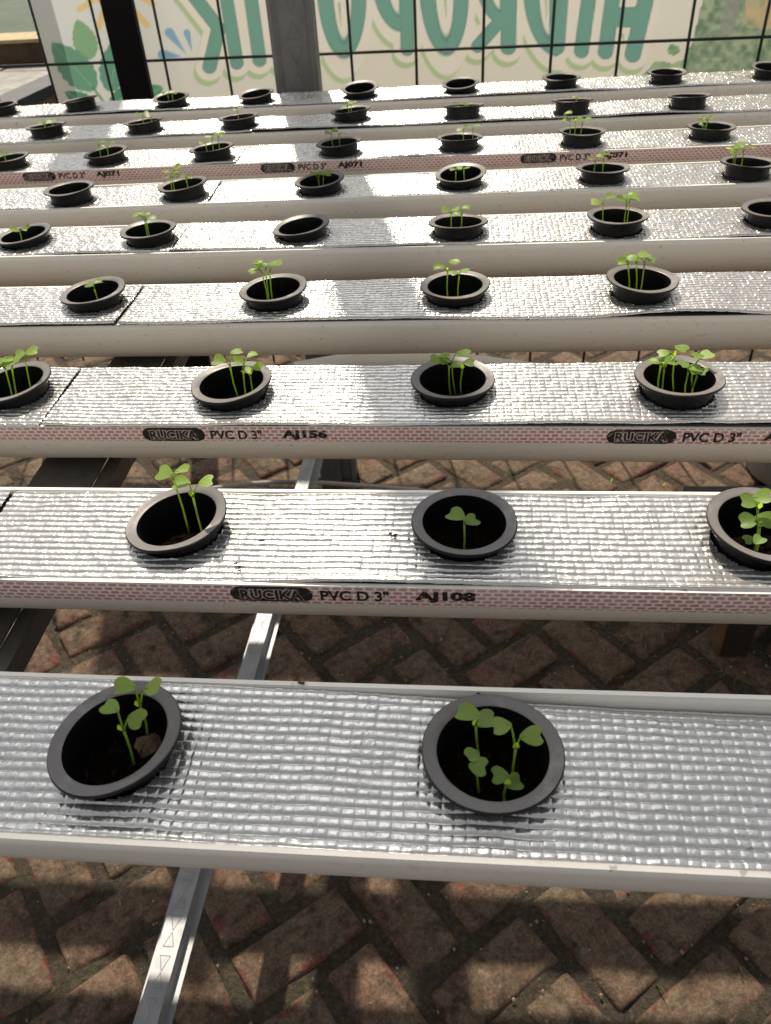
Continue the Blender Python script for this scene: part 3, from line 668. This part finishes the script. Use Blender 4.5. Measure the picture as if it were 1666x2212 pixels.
CU, CV = .0054, .0051
def foil_board(i, x0, x1, fine0, fine1, near, label, seed, sunk=0.0, dy=0.0, bw=.0868, lift=0.0):
    pu = [0, .07, .30, .65, .93] if near else [0, .16, .84]
    pvv = [0, .12, .25, .50, .75, .92] if near else [0, .26, .55, .90]
    def cells(lo, hi, step, ph):
        k = np.arange(math.floor(lo / step), math.ceil(hi / step) + 1)
        a_ = (k[:, None] + np.array(ph)[None, :]).reshape(-1) * step
        return a_[(a_ > lo) & (a_ < hi)]
    fx = cells(max(x0, fine0), min(x1, fine1), CU, pu) if min(x1, fine1) > max(x0, fine0) else np.array([])
    xs = np.concatenate([np.arange(x0, min(x1, fine0), .02), fx, np.arange(max(x0, fine1), x1, .02), [x0, x1]])
    xs = np.unique(np.round(xs, 6)); v = np.unique(np.concatenate([[-bw / 2], cells(-bw / 2, bw / 2, CV, pvv), [bw / 2]]))
    X0, Y0 = np.meshgrid(xs, v); fineM = ((X0 >= fine0) & (X0 <= fine1)).astype(float)
    u_, v_ = X0 / CU + 1e-6, Y0 / CV + 1e-6; iu, iv = np.floor(u_).astype(int), np.floor(v_).astype(int); fu, fv = u_ - iu, v_ - iv
    rt = np.random.default_rng(seed + 77).uniform(-1, 1, (4, 512, 64)); R1, R2, R3, R4 = (rt[k][iu % 512, iv % 64] for k in range(4))
    pv_ = np.interp(fv, [0, .25, .50, .75, .92, 1.0], [0, .92, 1.0, .97, .86, 0]); pu_ = np.interp(fu, [0, .07, .5, .93, 1.0], [0, .78, 1.0, .78, 0])
    cr, rn = ((.26, .00062), (.08, .00026), (.09, .00026))[i] if i < 3 else (.12, .00046 if i < 6 else .00064)
    H = .00125 * (1 + .16 * R1) * pv_ * (1 - cr + cr * pu_) + rn * R2 * (fu - .5) * pu_ * pv_ + rn * R3 * (fv - .5) * pv_ + .00018 * R4 * pu_ * pv_ * np.sin(7 * fu + 5 * fv + 9 * R1)
    H = (H - .0008) * fineM
    inner = np.clip((bw / 2 - np.abs(Y0)) / .004, 0, 1)
    Y = Y0 + fineM * inner * (.00055 * noise2(X0, Y0 * 1.5, .05, seed) + .00042 * noise2(X0, Y0, .012, seed + 3)); X = X0 + fineM * (.0006 * noise2(X0, Y0, .04, seed + 1) + .0005 * noise2(X0, Y0, .007, seed + 2)) * (np.abs(X0 - x0) > .004) * (np.abs(X0 - x1) > .004)
    wave = .0013 * noise2(X, Y, .11, seed + 5) + .0006 * noise2(X, Y, .03, seed + 6)
    edgew = np.clip((np.abs(Y) - bw * .36) / (bw * .14), 0, 1) ** 2 * (np.clip(.0030 * noise1(X, .13, seed + 8) + .0006, 0, 1) * (Y < 0) - .0004 * (Y > 0))
    Z = H + wave + edgew
    if i == 0: Z = Z + (.0050 - .0105 / (1 + np.exp(-(X - .0) / .045))) * np.clip(Y / bw + .5, 0, 1) ** 1.5
    Ysh = Y + dy + .0014 * noise1(X, .22, seed + 9)
    nx, nv = len(xs), len(v); idx = np.arange(nx * nv).reshape(nv, nx)
    F = np.stack([idx[:-1, :-1], idx[:-1, 1:], idx[1:, 1:], idx[1:, :-1]], -1).reshape(-1, 4)
    cxm = (X[:-1, :-1] + X[1:, 1:]).reshape(-1) / 2; cym = (Ysh[:-1, :-1] + Ysh[1:, 1:]).reshape(-1) / 2
    a = math.atan(SLOPE[i]); keep = np.ones(len(F), bool)
    for (r, *_), P in zip(POTS, potpos):
        if r != i: continue
        lx = P[0] * math.cos(a) + (P[1] - ROWY[i]) * math.sin(a); ly = -P[0] * math.sin(a) + (P[1] - ROWY[i]) * math.cos(a)
        keep &= np.hypot(cxm - lx, cym - ly) > .0272
    # rim that folds over the cut edge
    V = np.stack([X, Ysh, Z], -1).reshape(-1, 3)
    nV = len(V); edge = V[idx[0]].copy(); edge[:, 2] -= .0022; edge[:, 1] -= .0002
    back = V[idx[-1]].copy(); back[:, 2] -= .0022
    V = np.concatenate([V, edge, back]); e0 = nV + np.arange(nx); e1_ = nV + nx + np.arange(nx)
    F2 = np.concatenate([F[keep], np.stack([e0[:-1], e0[1:], idx[0][1:], idx[0][:-1]], -1), np.stack([idx[-1][:-1], idx[-1][1:], e1_[1:], e1_[:-1]], -1)])
    o = mesh_obj('foil_board', V, F2, M_FOIL, None, True)
    o.location = (0, ROWY[i], ZF - sunk + lift); o.rotation_euler = (0, 0, a)
    tag(o, label, 'foil board', 'foil-faced planting boards')
    m_ = MB(); zl, zh = (-.0125, -.0092) if sunk else (-.0030, -.0018); hr = .0285
    cuts = sorted(P[0] * math.cos(a) for (r, *_), P in zip(POTS, potpos) if r == i and x0 < P[0] < x1)
    m_.box(x0 + .0008, x1 - .0008, dy - bw / 2 + .0012, dy - .0375, zl, zh); m_.box(x0 + .0008, x1 - .0008, dy + .0375, dy + bw / 2 - .0012, zl, zh)
    lo = x0 + .0008
    for cx in cuts + [x1 + 1]:
        hi = min(cx - hr, x1 - .0008)
        if hi > lo: m_.box(lo, hi, dy - .0374, dy + .0374, zl, zh)
        lo = cx + hr
    m_.build('foam_core', M_FOAM, o)
    return o
for i in range(9):
    l = on_z(-60, 1659 if i == 0 else 1100, ZF); 
    # how far the photograph sees along this row
    ypix = [1650, 1160, 850, 640, 515, 412, 325, 255, 200][i]
    fl, fr = on_z(-90, ypix, ZF)[0], on_z(1756, ypix - 20, ZF)[0]
    near = True; sunk = .0035 if i == 0 else 0.0; bw = .0838 if i == 0 else .0868; dy = 0.0 if i == 0 else (-.0016, -.0018, -.0014, -.0018, -.0030, -.0022, -.0016, -.001, -.001)[i]
    if i in LIPPED: bw, dy = .0846, -.0004
    sx = -.62 if SEAMPX[i] is None else on_z(*SEAMPX[i], ZF)[0]
    where = ROWN[i]
    if i: foil_board(i, XL + .05, sx - .0013, fl, fr, near, 'silver embossed foil board left of the seam on the ' + where, 100 + 10 * i, sunk, dy - (.0004 if i in LIPPED else .0012) if i else 0, bw, -.0006 if i else 0)
    foil_board(i, sx + .0013 if i else XL + .05, XR - .02, fl, fr, near, ('silver embossed foil board with two pots on the ' if i == 0 else 'silver embossed foil board right of the seam on the ') + where, 300 + 10 * i, sunk, dy, bw)

# ------------------------------------------------------------------ pots
RO, RI, RW = .0324, .0253, .0262
pv, pf = lathe([(RI - .0036, -.0425), (RW - .0025, -.0405), (RW - .0010, -.014), (RW, -.0030), (RW + .0003, -.0018), (RO - .0004, -.0013), (RO, -.0006), (RO - .0002, .0004), (RO - .0007, .0008), ((RI + RO) / 2, .0002), (RI + .0010, .0000), (RI + .0002, -.0004), (RI, -.0014), (RI - .0010, -.014), (RI - .0032, -.0405)], 56)
def pot_mesh(seed):
    rr = np.random.default_rng(seed); V = np.array(pv); a = np.arctan2(V[:, 1], V[:, 0]); r = np.hypot(V[:, 0], V[:, 1])
    w = (r > .0285)
    ph = rr.uniform(0, 6.28, 4)
    V[:, 2] += w * (.0005 * np.sin(2 * a + ph[0]) + .0003 * np.sin(3 * a + ph[1]))
    k = 1 + .008 * np.sin(2 * a + ph[2]) + w * .006 * np.sin(7 * a + ph[3]) * (rr.random() > .4)
    V[:, 0] *= k; V[:, 1] *= k
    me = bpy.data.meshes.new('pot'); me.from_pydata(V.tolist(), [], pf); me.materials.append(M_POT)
    me.polygons.foreach_set('use_smooth', [True] * len(me.polygons)); me.set_sharp_from_angle(angle=math.radians(38)); me.update(); return me
PM = [pot_mesh(k) for k in range(6)]
def soil_mesh(seed):
    rr = random.Random(seed); vs = [(0, 0, rr.uniform(-.001, .002))]; fs = []; n = 20; rings = 6
    for k in range(1, rings + 1):
        for q in range(n):
            a = 2 * math.pi * q / n; r = (RI - .002) * k / rings; vs.append((r * math.cos(a), r * math.sin(a), rr.uniform(-.0016, .0018)))
    for q in range(n): fs.append((0, 1 + q, 1 + (q + 1) % n))
    for k in range(rings - 1):
        for q in range(n): fs.append((1 + k * n + q, 1 + (k + 1) * n + q, 1 + (k + 1) * n + (q + 1) % n, 1 + k * n + (q + 1) % n))
    for q in range(9):      # coir fibres
        a, r, d = rr.uniform(0, 6.28), rr.uniform(0, .018), rr.uniform(0, 6.28); L = rr.uniform(.004, .010); x, y = r * math.cos(a), r * math.sin(a); z = .002
        b = len(vs); w = .0004
        vs += [(x - w * math.sin(d), y + w * math.cos(d), z), (x + w * math.sin(d), y - w * math.cos(d), z), (x + L * math.cos(d), y + L * math.sin(d), z + rr.uniform(0, .003))]; fs.append((b, b + 1, b + 2))
    me = bpy.data.meshes.new('soil'); me.from_pydata(vs, [], fs); me.materials.append(M_SOIL); me.update(); return me
SM = [soil_mesh(k) for k in range(5)]
rp = random.Random(21)
NROW = [sum(1 for p in POTS if p[0] == r) for r in range(9)]
seen = [0] * 9; POTO = []
def potname(r, k):
    n = NROW[r]
    if n == 2: s = ('left', 'right')[k]
    elif k == 0: s = 'leftmost'
    elif k == n - 1: s = 'rightmost'
    else: s = ORD[k]
    return s + ' pot' if (k in (0, n - 1)) else s + ' pot from the left'
for (r, px, py, tx, ty, eh), P in zip(POTS, potpos):
    k = seen[r]; seen[r] += 1
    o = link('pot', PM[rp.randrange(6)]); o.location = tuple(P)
    o.rotation_euler = (math.radians(ty), -math.radians(tx), rp.uniform(0, 6.28)) if False else Matrix.Rotation(math.radians(ty), 3, 'X').to_4x4().to_3x3().__matmul__(Matrix.Rotation(-math.radians(tx), 3, 'Y')).__matmul__(Matrix.Rotation(rp.uniform(0, 6.28), 3, 'Z')).to_euler()
    tag(o, 'black plastic ' + potname(r, k) + ' on the ' + ROWN[r], 'pot', 'black seedling pots')
    s_ = link('soil', SM[rp.randrange(5)], o); s_.location = (0, 0, -.0195 + rp.uniform(-.003, .002)); s_.rotation_euler = (0, 0, rp.uniform(0, 6.28))
    POTO.append((r, k, P, o))
# coir chunk in the nearest left pot
bm = bmesh.new(); bmesh.ops.create_icosphere(bm, subdivisions=2, radius=.0075)
for v in bm.verts: v.co *= random.uniform(.72, 1.15); v.co.z *= .45
me = bpy.data.meshes.new('coir_chunk'); bm.to_mesh(me); bm.free(); me.materials.append(M_CHIP)
cp = on_z(322, 1614, ZF - .012); o = link('coir_chunk', me); o.location = tuple(cp); o.rotation_euler = (.3, .2, .5)
tag(o, 'brown coir lump inside the left pot on the nearest trough', 'coir lump')

# ------------------------------------------------------------------ seedlings
def leaf_geo(C, h, Lb, width, up, notch=.16, cup=.25, droop=.12):
    """notched cotyledon blade centred at C, pointing along h"""
    h = h / np.linalg.norm(h); up = up - h * (up @ h); up /= np.linalg.norm(up); s = np.cross(h, up); n = 28
    def pt(al, q):
        return C + h * Lb * (al - .5) + s * (width / 2) * q + up * (cup * width / 2 * q * q - .04 * width * (1 - abs(q)) * 0 - droop * Lb * (al - .25) ** 2)
    vs = [pt(.5, 0)]; fs = []
    for ring in (.35, .68, .88, 1.0):
        for k in range(n):
            ph = -math.pi + 2 * math.pi * k / n; cs, sn = math.cos(ph), math.sin(ph)
            al = .50 + .50 * cs - notch * 1.15 * math.exp(-(ph / .40) ** 2)
            q = sn * (1 + .16 * cs) * (1 - .45 * ((1 - cs) / 2) ** 3)
            vs.append(pt(.5 + (al - .5) * ring, q * ring))
    for k in range(n): fs.append((0, 1 + k, 1 + (k + 1) % n))
    for r_ in range(3):
        for k in range(n): fs.append((1 + r_ * n + k, 1 + (r_ + 1) * n + k, 1 + (r_ + 1) * n + (k + 1) % n, 1 + r_ * n + (k + 1) % n))
    return vs, fs, pt(.06, 0), pt(.45, 0)
def true_leaf(J, T, w, up):
    J, T = np.array(J), np.array(T); d = T - J; L = np.linalg.norm(d); d /= L; up = up - d * (up @ d); up /= np.linalg.norm(up); s = np.cross(d, up); vs = []; fs = []
    for a in range(7):
        t = a / 6; hw = w / 2 * math.sin(math.pi * min(1, .04 + .93 * t)) * (1 + .10 * (a % 2))
        for q in (-1, 0, 1): vs.append(J + d * L * t + s * hw * q + up * (.2 * hw * abs(q) + .04 * L * math.sin(math.pi * t)))
    for a in range(6):
        for b in range(2): k = a * 3 + b; fs.append((k, k + 1, k + 4, k + 3))
    return vs, fs
SPECS = {}    # pot index -> list of seedlings (junction px, leaf centres px, base px or None, bud)
def S(pi, j, leaves, base=None, bud=False, dy=0.0, w=None): SPECS.setdefault(pi, []).append((j, leaves, base, bud, dy, w))
S(0, (268, 1579), [(238, 1527), (293, 1551)], (284, 1643), True, -.002); S(0, (303, 1527), [(268, 1484), (331, 1485)], (306, 1575), True, .012)
S(1, (1028, 1567), [(1011, 1542), (1048, 1554)], (1036, 1625), True, .010); S(1, (1114, 1617), [(1082, 1568), (1150, 1589)], (1106, 1684), True, -.002)
S(1, (1028, 1653), [(1021, 1630), (1034, 1655)], (1036, 1695), False, -.008, .009); S(1, (1094, 1695), [(1079, 1674), (1111, 1690)], (1094, 1712), True, -.014, .0095)
S(2, (375, 1036), [(354, 1021), (394, 1016)], (396, 1093), False, .010); S(2, (417, 1073), [(391, 1044), (445, 1039)], (424, 1099), True, .004)
S(3, (1003, 1132), [(985, 1113), (1019, 1124)], (1002, 1165), False, -.008)
S(4, (1637, 1100), [(1618, 1083), (1648, 1072)], (1640, 1150), True, .006); S(4, (1641, 1140), [(1616, 1126), (1655, 1122)], (1640, 1180), False, -.004); S(4, (1636, 1172), [(1618, 1165), (1640, 1166)], (1636, 1182), False, -.012, .008)
S(5, (12, 797), [(-6, 782), (18, 783)], (22, 845), False, .004); S(5, (26, 795), [(14, 776), (40, 771)], (32, 845), False, .006); S(5, (54, 776), [(42, 765), (68, 758)], (60, 830), False, .010)
S(6, (497, 791), [(473, 779), (511, 758)], (509, 833), False, .006); S(6, (525, 797), [(514, 780), (546, 767)], (527, 830), False, .008); S(6, (541, 812), [(534, 800), (556, 792)], (542, 826), False, .004, .009)
S(7, (970, 790), [(942, 776), (962, 768)], (974, 838), False, .004); S(7, (976, 785), [(958, 777), (1000, 761)], (984, 838), False, .008); S(7, (999, 798), [(985, 788), (1014, 783)], (996, 838), False, .008)
S(8, (1428, 788), [(1411, 781), (1440, 774)], (1430, 812), False, .006); S(8, (1435, 796), [(1418, 783), (1449, 780)], (1437, 822), True, .000); S(8, (1457, 772), [(1434, 761), (1473, 752)], (1462, 815), True, .010)
S(8, (1501, 788), [(1509, 768), (1526, 766)], (1503, 812), False, .012); S(8, (1487, 804), [(1477, 786), (1502, 793)], (1488, 824), False, .000); S(8, (1506, 812), [(1497, 802), (1516, 802)], (1503, 824), False, -.004, .009)
S(9, (204, 624), [(194, 614), (213, 609)], (206, 636), False, 0, .010)
S(10, (566, 588), [(548, 585), (558, 567)], (577, 632), False, .004); S(10, (574, 583), [(560, 572), (588, 570)], (580, 632), False, .008); S(10, (583, 588), [(571, 574), (600, 568)], (586, 630), False, .008)
S(11, (967, 587), [(947, 577), (981, 565)], (968, 620), True, .008); S(11, (992, 596), [(979, 588), (1004, 584)], (990, 618), False, .006, .010)
S(12, (1357, 572), [(1345, 565), (1366, 556)], (1364, 600), False, .006); S(12, (1375, 570), [(1360, 558), (1392, 549)], (1378, 602), False, .010); S(12, (1392, 572), [(1380, 560), (1407, 560)], (1388, 602), False, .006)
S(13, (44, 502), [(31, 498), (56, 492)], (46, 512), False, 0)
S(14, (313, 476), [(294, 465), (304, 462)], (316, 497), False, .004); S(14, (316, 474), [(316, 462), (327, 470)], (318, 497), False, .006)
S(16, (975, 460), [(963, 453), (983, 453)], (976, 472), False, .006); S(16, (998, 463), [(987, 461), (1008, 448)], (998, 472), False, .006)
S(17, (1303, 441), [(1287, 436), (1318, 425)], (1305, 462), False, .006); S(17, (1354, 440), [(1341, 430), (1366, 420)], (1354, 462), False, .006); S(17, (1360, 438), [(1352, 426), (1372, 430)], (1358, 462), False, .010)
S(20, (372, 383), [(358, 370), (383, 361)], (376, 398), False, .004); S(20, (368, 386), [(358, 384), (378, 375)], (370, 398), False, .004); S(20, (402, 386), [(394, 380), (412, 382)], (404, 394), False, .004, .009)
S(21, (688, 386), [(675, 376), (700, 372)], (690, 396), False, .0); S(21, (699, 382), [(690, 374), (708, 374)], (698, 394), False, .006)
S(22, (985, 370), [(978, 366), (993, 362)], (986, 376), False, 0, .009); S(22, (1002, 368), [(994, 362), (1009, 362)], (1002, 374), False, 0, .009)
S(23, (1286, 350), [(1278, 344), (1298, 336)], (1286, 358), False, .004); S(23, (1304, 348), [(1294, 338), (1313, 333)], (1302, 358), False, .006)
S(24, (1586, 330), [(1578, 322), (1596, 320)], (1588, 345), False, .006); S(24, (1607, 328), [(1594, 318), (1622, 317)], (1605, 345), False, .006); S(24, (1592, 326), [(1584, 330), (1601, 313)], (1592, 345), False, .010)
S(25, (10, 338), [(3, 334), (17, 332)], (12, 343), False, 0)
S(26, (214, 316), [(206, 305), (222, 305)], (216, 326), False, .004); S(26, (232, 318), [(222, 316), (242, 308)], (232, 330), False, .004)
S(27, (458, 300), [(450, 296), (468, 291)], (459, 314), False, .006); S(27, (472, 300), [(464, 292), (479, 291)], (473, 312), False, .008); S(27, (444, 311), [(436, 308), (452, 305)], (446, 318), False, 0, .009)
S(28, (716, 294), [(707, 287), (722, 281)], (718, 306), False, .004); S(28, (733, 294), [(724, 284), (742, 287)], (732, 306), False, .004)
S(29, (1001, 283), [(993, 279), (1009, 274)], (1001, 293), True, .0); S(29, (1022, 283), [(1012, 276), (1031, 271)], (1020, 291), False, .006)
S(30, (1232, 262), [(1220, 259), (1228, 244)], (1236, 278), False, .004); S(30, (1244, 264), [(1233, 255), (1254, 256)], (1244, 279), True, .004); S(30, (1258, 268), [(1249, 260), (1271, 257)], (1256, 279), False, .006)
S(31, (1518, 260), [(1509, 252), (1526, 250)], (1522, 270), False, .006); S(31, (1528, 262), [(1518, 258), (1537, 254)], (1526, 274), False, .002); S(31, (1523, 272), [(1514, 269), (1533, 265)], (1523, 277), False, -.006, .009)
S(32, (96, 269), [(86, 265), (104, 260)], (97, 277), False, 0); S(32, (114, 268), [(107, 263), (121, 260)], (112, 276), False, .004)
S(33, (308, 253), [(300, 247), (316, 244)], (311, 262), False, .004); S(33, (327, 255), [(320, 251), (334, 249)], (326, 262), False, .004, .009)
S(34, (514, 243), [(507, 238), (520, 233)], (516, 252), False, .004)
S(35, (752, 233), [(745, 229), (758, 222)], (754, 240), False, .0); S(35, (758, 229), [(752, 224), (766, 221)], (758, 238), False, .004, .009)
S(36, (990, 227), [(984, 225), (996, 224)], (990, 231), False, .004, .008); S(36, (1010, 227), [(1003, 225), (1016, 224)], (1010, 231), False, .004, .008)
S(37, (1246, 213), [(1240, 210), (1252, 208)], (1246, 217), False, .004, .008)
S(41, (363, 206), [(355, 200), (370, 196)], (366, 216), False, .0); S(41, (372, 205), [(366, 201), (379, 201)], (372, 214), False, .004, .009)
rl = random.Random(5)
COUNT = ['', '', 'two', 'three', 'four', 'five', 'six']
for pi, lst in SPECS.items():
    r, k, P, po = POTO[pi]
    lst = sorted(lst, key=lambda s: s[0][0]); n = len(lst)
    for si, (j, leaves, base, bud, dy, w) in enumerate(lst):
        y = P[1] + dy; J = on_y(*j, y); J[1] = y
        sz = P[2] - .0205
        if base is not None:
            B = on_y(*base, y - .001)
            bx, by = B[0], y - .001 + random.uniform(-.002, .002)
        else: bx, by = J[0], y
        rel = np.array([bx - P[0], by - P[1]]); d_ = np.linalg.norm(rel)
        if d_ > .0205: rel *= .0205 / d_
        Bp = np.array([P[0] + rel[0], P[1] + rel[1], sz])
        root = empty('seedling', tuple(Bp)); rot = Bp
        m_ = MB(); mid = (Bp + J) / 2 + np.array([rl.uniform(-.001, .001), rl.uniform(-.001, .001), 0])
        Jl, Ml = J - rot, mid - rot
        pts = [np.zeros(3), Ml * .55, Ml, Ml + (Jl - Ml) * .55, Jl]; m_.tube(pts, [.00072, .00062, .00058, .00060, .00075], 7); m_.build('stem', M_STEM, root, True)
        for li, lc in enumerate(leaves):
            depth = (.0035 if li == 0 else -.0035) * rl.choice((-1, 1)) * rl.uniform(.3, 1)
            c = on_y(*lc, y + depth); c[1] = y + depth
            sgn = 1.0 if lc[0] >= j[0] else -1.0
            if len(leaves) == 2 and (leaves[0][0] - j[0]) * (leaves[1][0] - j[0]) > 0: sgn = -1.0 if li == 0 and lc[0] <= leaves[1 - li][0] else 1.0
            be = rl.uniform(-.75, .75); h = np.array([sgn * math.cos(be), math.sin(be), rl.uniform(-.10, .38)])
            Lb = (w or .0110) * rl.uniform(.92, 1.18); wd = Lb * rl.uniform(.82, .98)
            up = np.array([-sgn * .15 + rl.uniform(-.3, .3), -.22 + rl.uniform(-.3, .25), 1.0])
            vs, fs, pb, pm = leaf_geo(c - rot, h, Lb, wd, up, .10 + rl.uniform(0, .12), rl.uniform(-.05, .38), rl.uniform(0, .35))
            lf = mesh_obj('cotyledon', np.array(vs), fs, M_LEAF, root, True)
            mid_ = (Jl + pb) / 2 + np.array([0, 0, .10 * np.linalg.norm(pb - Jl)])
            mm = MB(); mm.tube([Jl, mid_, pb, (pb + pm) / 2], [.00062, .00048, .00045, .00025], 6); mm.build('petiole', M_STEM, lf, True)
        if bud or (r < 3 and rl.random() < .35):
            tip = Jl + np.array([rl.uniform(-.0008, .0008), -.001, .0062 * (1.0 if r < 3 else .8)]); vs, fs = true_leaf(Jl, tip, .0030, np.array([0., -1., .2])); mesh_obj('young_leaf', np.array(vs), fs, M_BUD, root, True)
        pn = potname(r, k)
        if n == 1: lab = 'single green seedling in the ' + pn + ', ' + ROWN[r]
        else:
            pos = 'leftmost' if si == 0 else 'rightmost' if si == n - 1 else 'middle' if n == 3 else ORD[si] + ' from left'
            if n == 2: pos = ('left', 'right')[si]
            lab = pos + ' of ' + COUNT[n] + ' seedlings in the ' + pn + ', ' + ROWN[r]
        tag(root, lab, 'seedling', 'green seedlings in the pots')

# ------------------------------------------------------------------ small things under the table
m_ = MB(); hp = [on_y(x, y, .98 + .1 * q)for q, (x, y) in enumerate(((300, 1075), (430, 1060), (520, 1047), (600, 1041), (700, 1043), (800, 1050), (900, 1058), (1050, 1080)))]
tag(m_.build if False else (m_.tube(hp, .0048, 8), m_.build('water_hose', M_HOSE, None, True))[1], 'thin grey water hose looping under the troughs near the grey post', 'hose')
m_ = MB(); wp = [on_y(x, y, 1.30) for x, y in ((640, 800), (780, 776), (900, 776), (1020, 785), (1180, 806))]
m_.tube(wp, .016, 14); tag(m_.build('drain_pipe', M_PVC, None, True), 'bent white drain pipe glimpsed under the fourth trough from the front', 'pipe')
st = empty('wooden_stool', (0, 0, 0)); tag(st, 'dark wooden stool with brown edges under the table at right', 'stool')
b0 = on_z(1578, 1424, 0)
for dx, dy_ in ((0, 0), (.30, 0), (0, .28), (.30, .28)):
    m_ = MB(); m_.box(b0[0] - .022 + dx, b0[0] + .030 + dx, b0[1] + dy_, b0[1] + .05 + dy_, 00.008, .16); lg = m_.build('leg', M_DWOOD, st)
    m_ = MB(); m_.box(b0[0] - .030 + dx, b0[0] - .0222 + dx, b0[1] + dy_ + .002, b0[1] + .048 + dy_, 0.008, .16); m_.build('edge_strip', M_WOOD, lg)
m_ = MB(); m_.box(b0[0] - .05, b0[0] + .36, b0[1] - .02, b0[1] + .33, .161, .18); m_.build('seat', M_DWOOD, st)
bk = on_z(1648, 1062, 0); bu = empty('water_canister', (bk[0] + .09, bk[1] + .08, 0)); tag(bu, 'grey plastic canister with black lid on the paving at far right', 'canister')
v, f = lathe([(.0, .006), (.10, .006), (.112, .02), (.118, .20), (.112, .215), (.09, .222), (0, .222)], 28); mesh_obj('body', v, f, M_BUCKET, bu, True)
v, f = lathe([(.0, .223), (.085, .223), (.085, .25), (.08, .256), (0, .256)], 24); mesh_obj('lid', v, f, M_BLACK, bu, True)
# crumbs and rust flecks lying on the foil
rc = random.Random(9)
m_ = MB()
for x_, y_ in ((570, 1168), (520, 1225), (515, 1218), (510, 1232), (848, 1153), (853, 1157), (655, 1476), (1040, 1500)):
    q = on_z(x_, y_, ZF + .0012)
    for _ in range(5):
        s = rc.uniform(.0004, .0011); x, y, z = q[0] + rc.uniform(-.002, .002), q[1] + rc.uniform(-.0008, .0008), q[2]
        m_.add([(x - s * 1.6, y, z), (x, y - s * .6, z), (x + s * 1.6, y, z + s * .5), (x, y + s * .6, z), (x, y, z + s)], [(0, 1, 4), (1, 2, 4), (2, 3, 4), (3, 0, 4)])
tag(m_.build('rust_flecks', M_STEP), 'small brown flecks lying on the two nearest foil boards', 'flecks', kind='stuff')
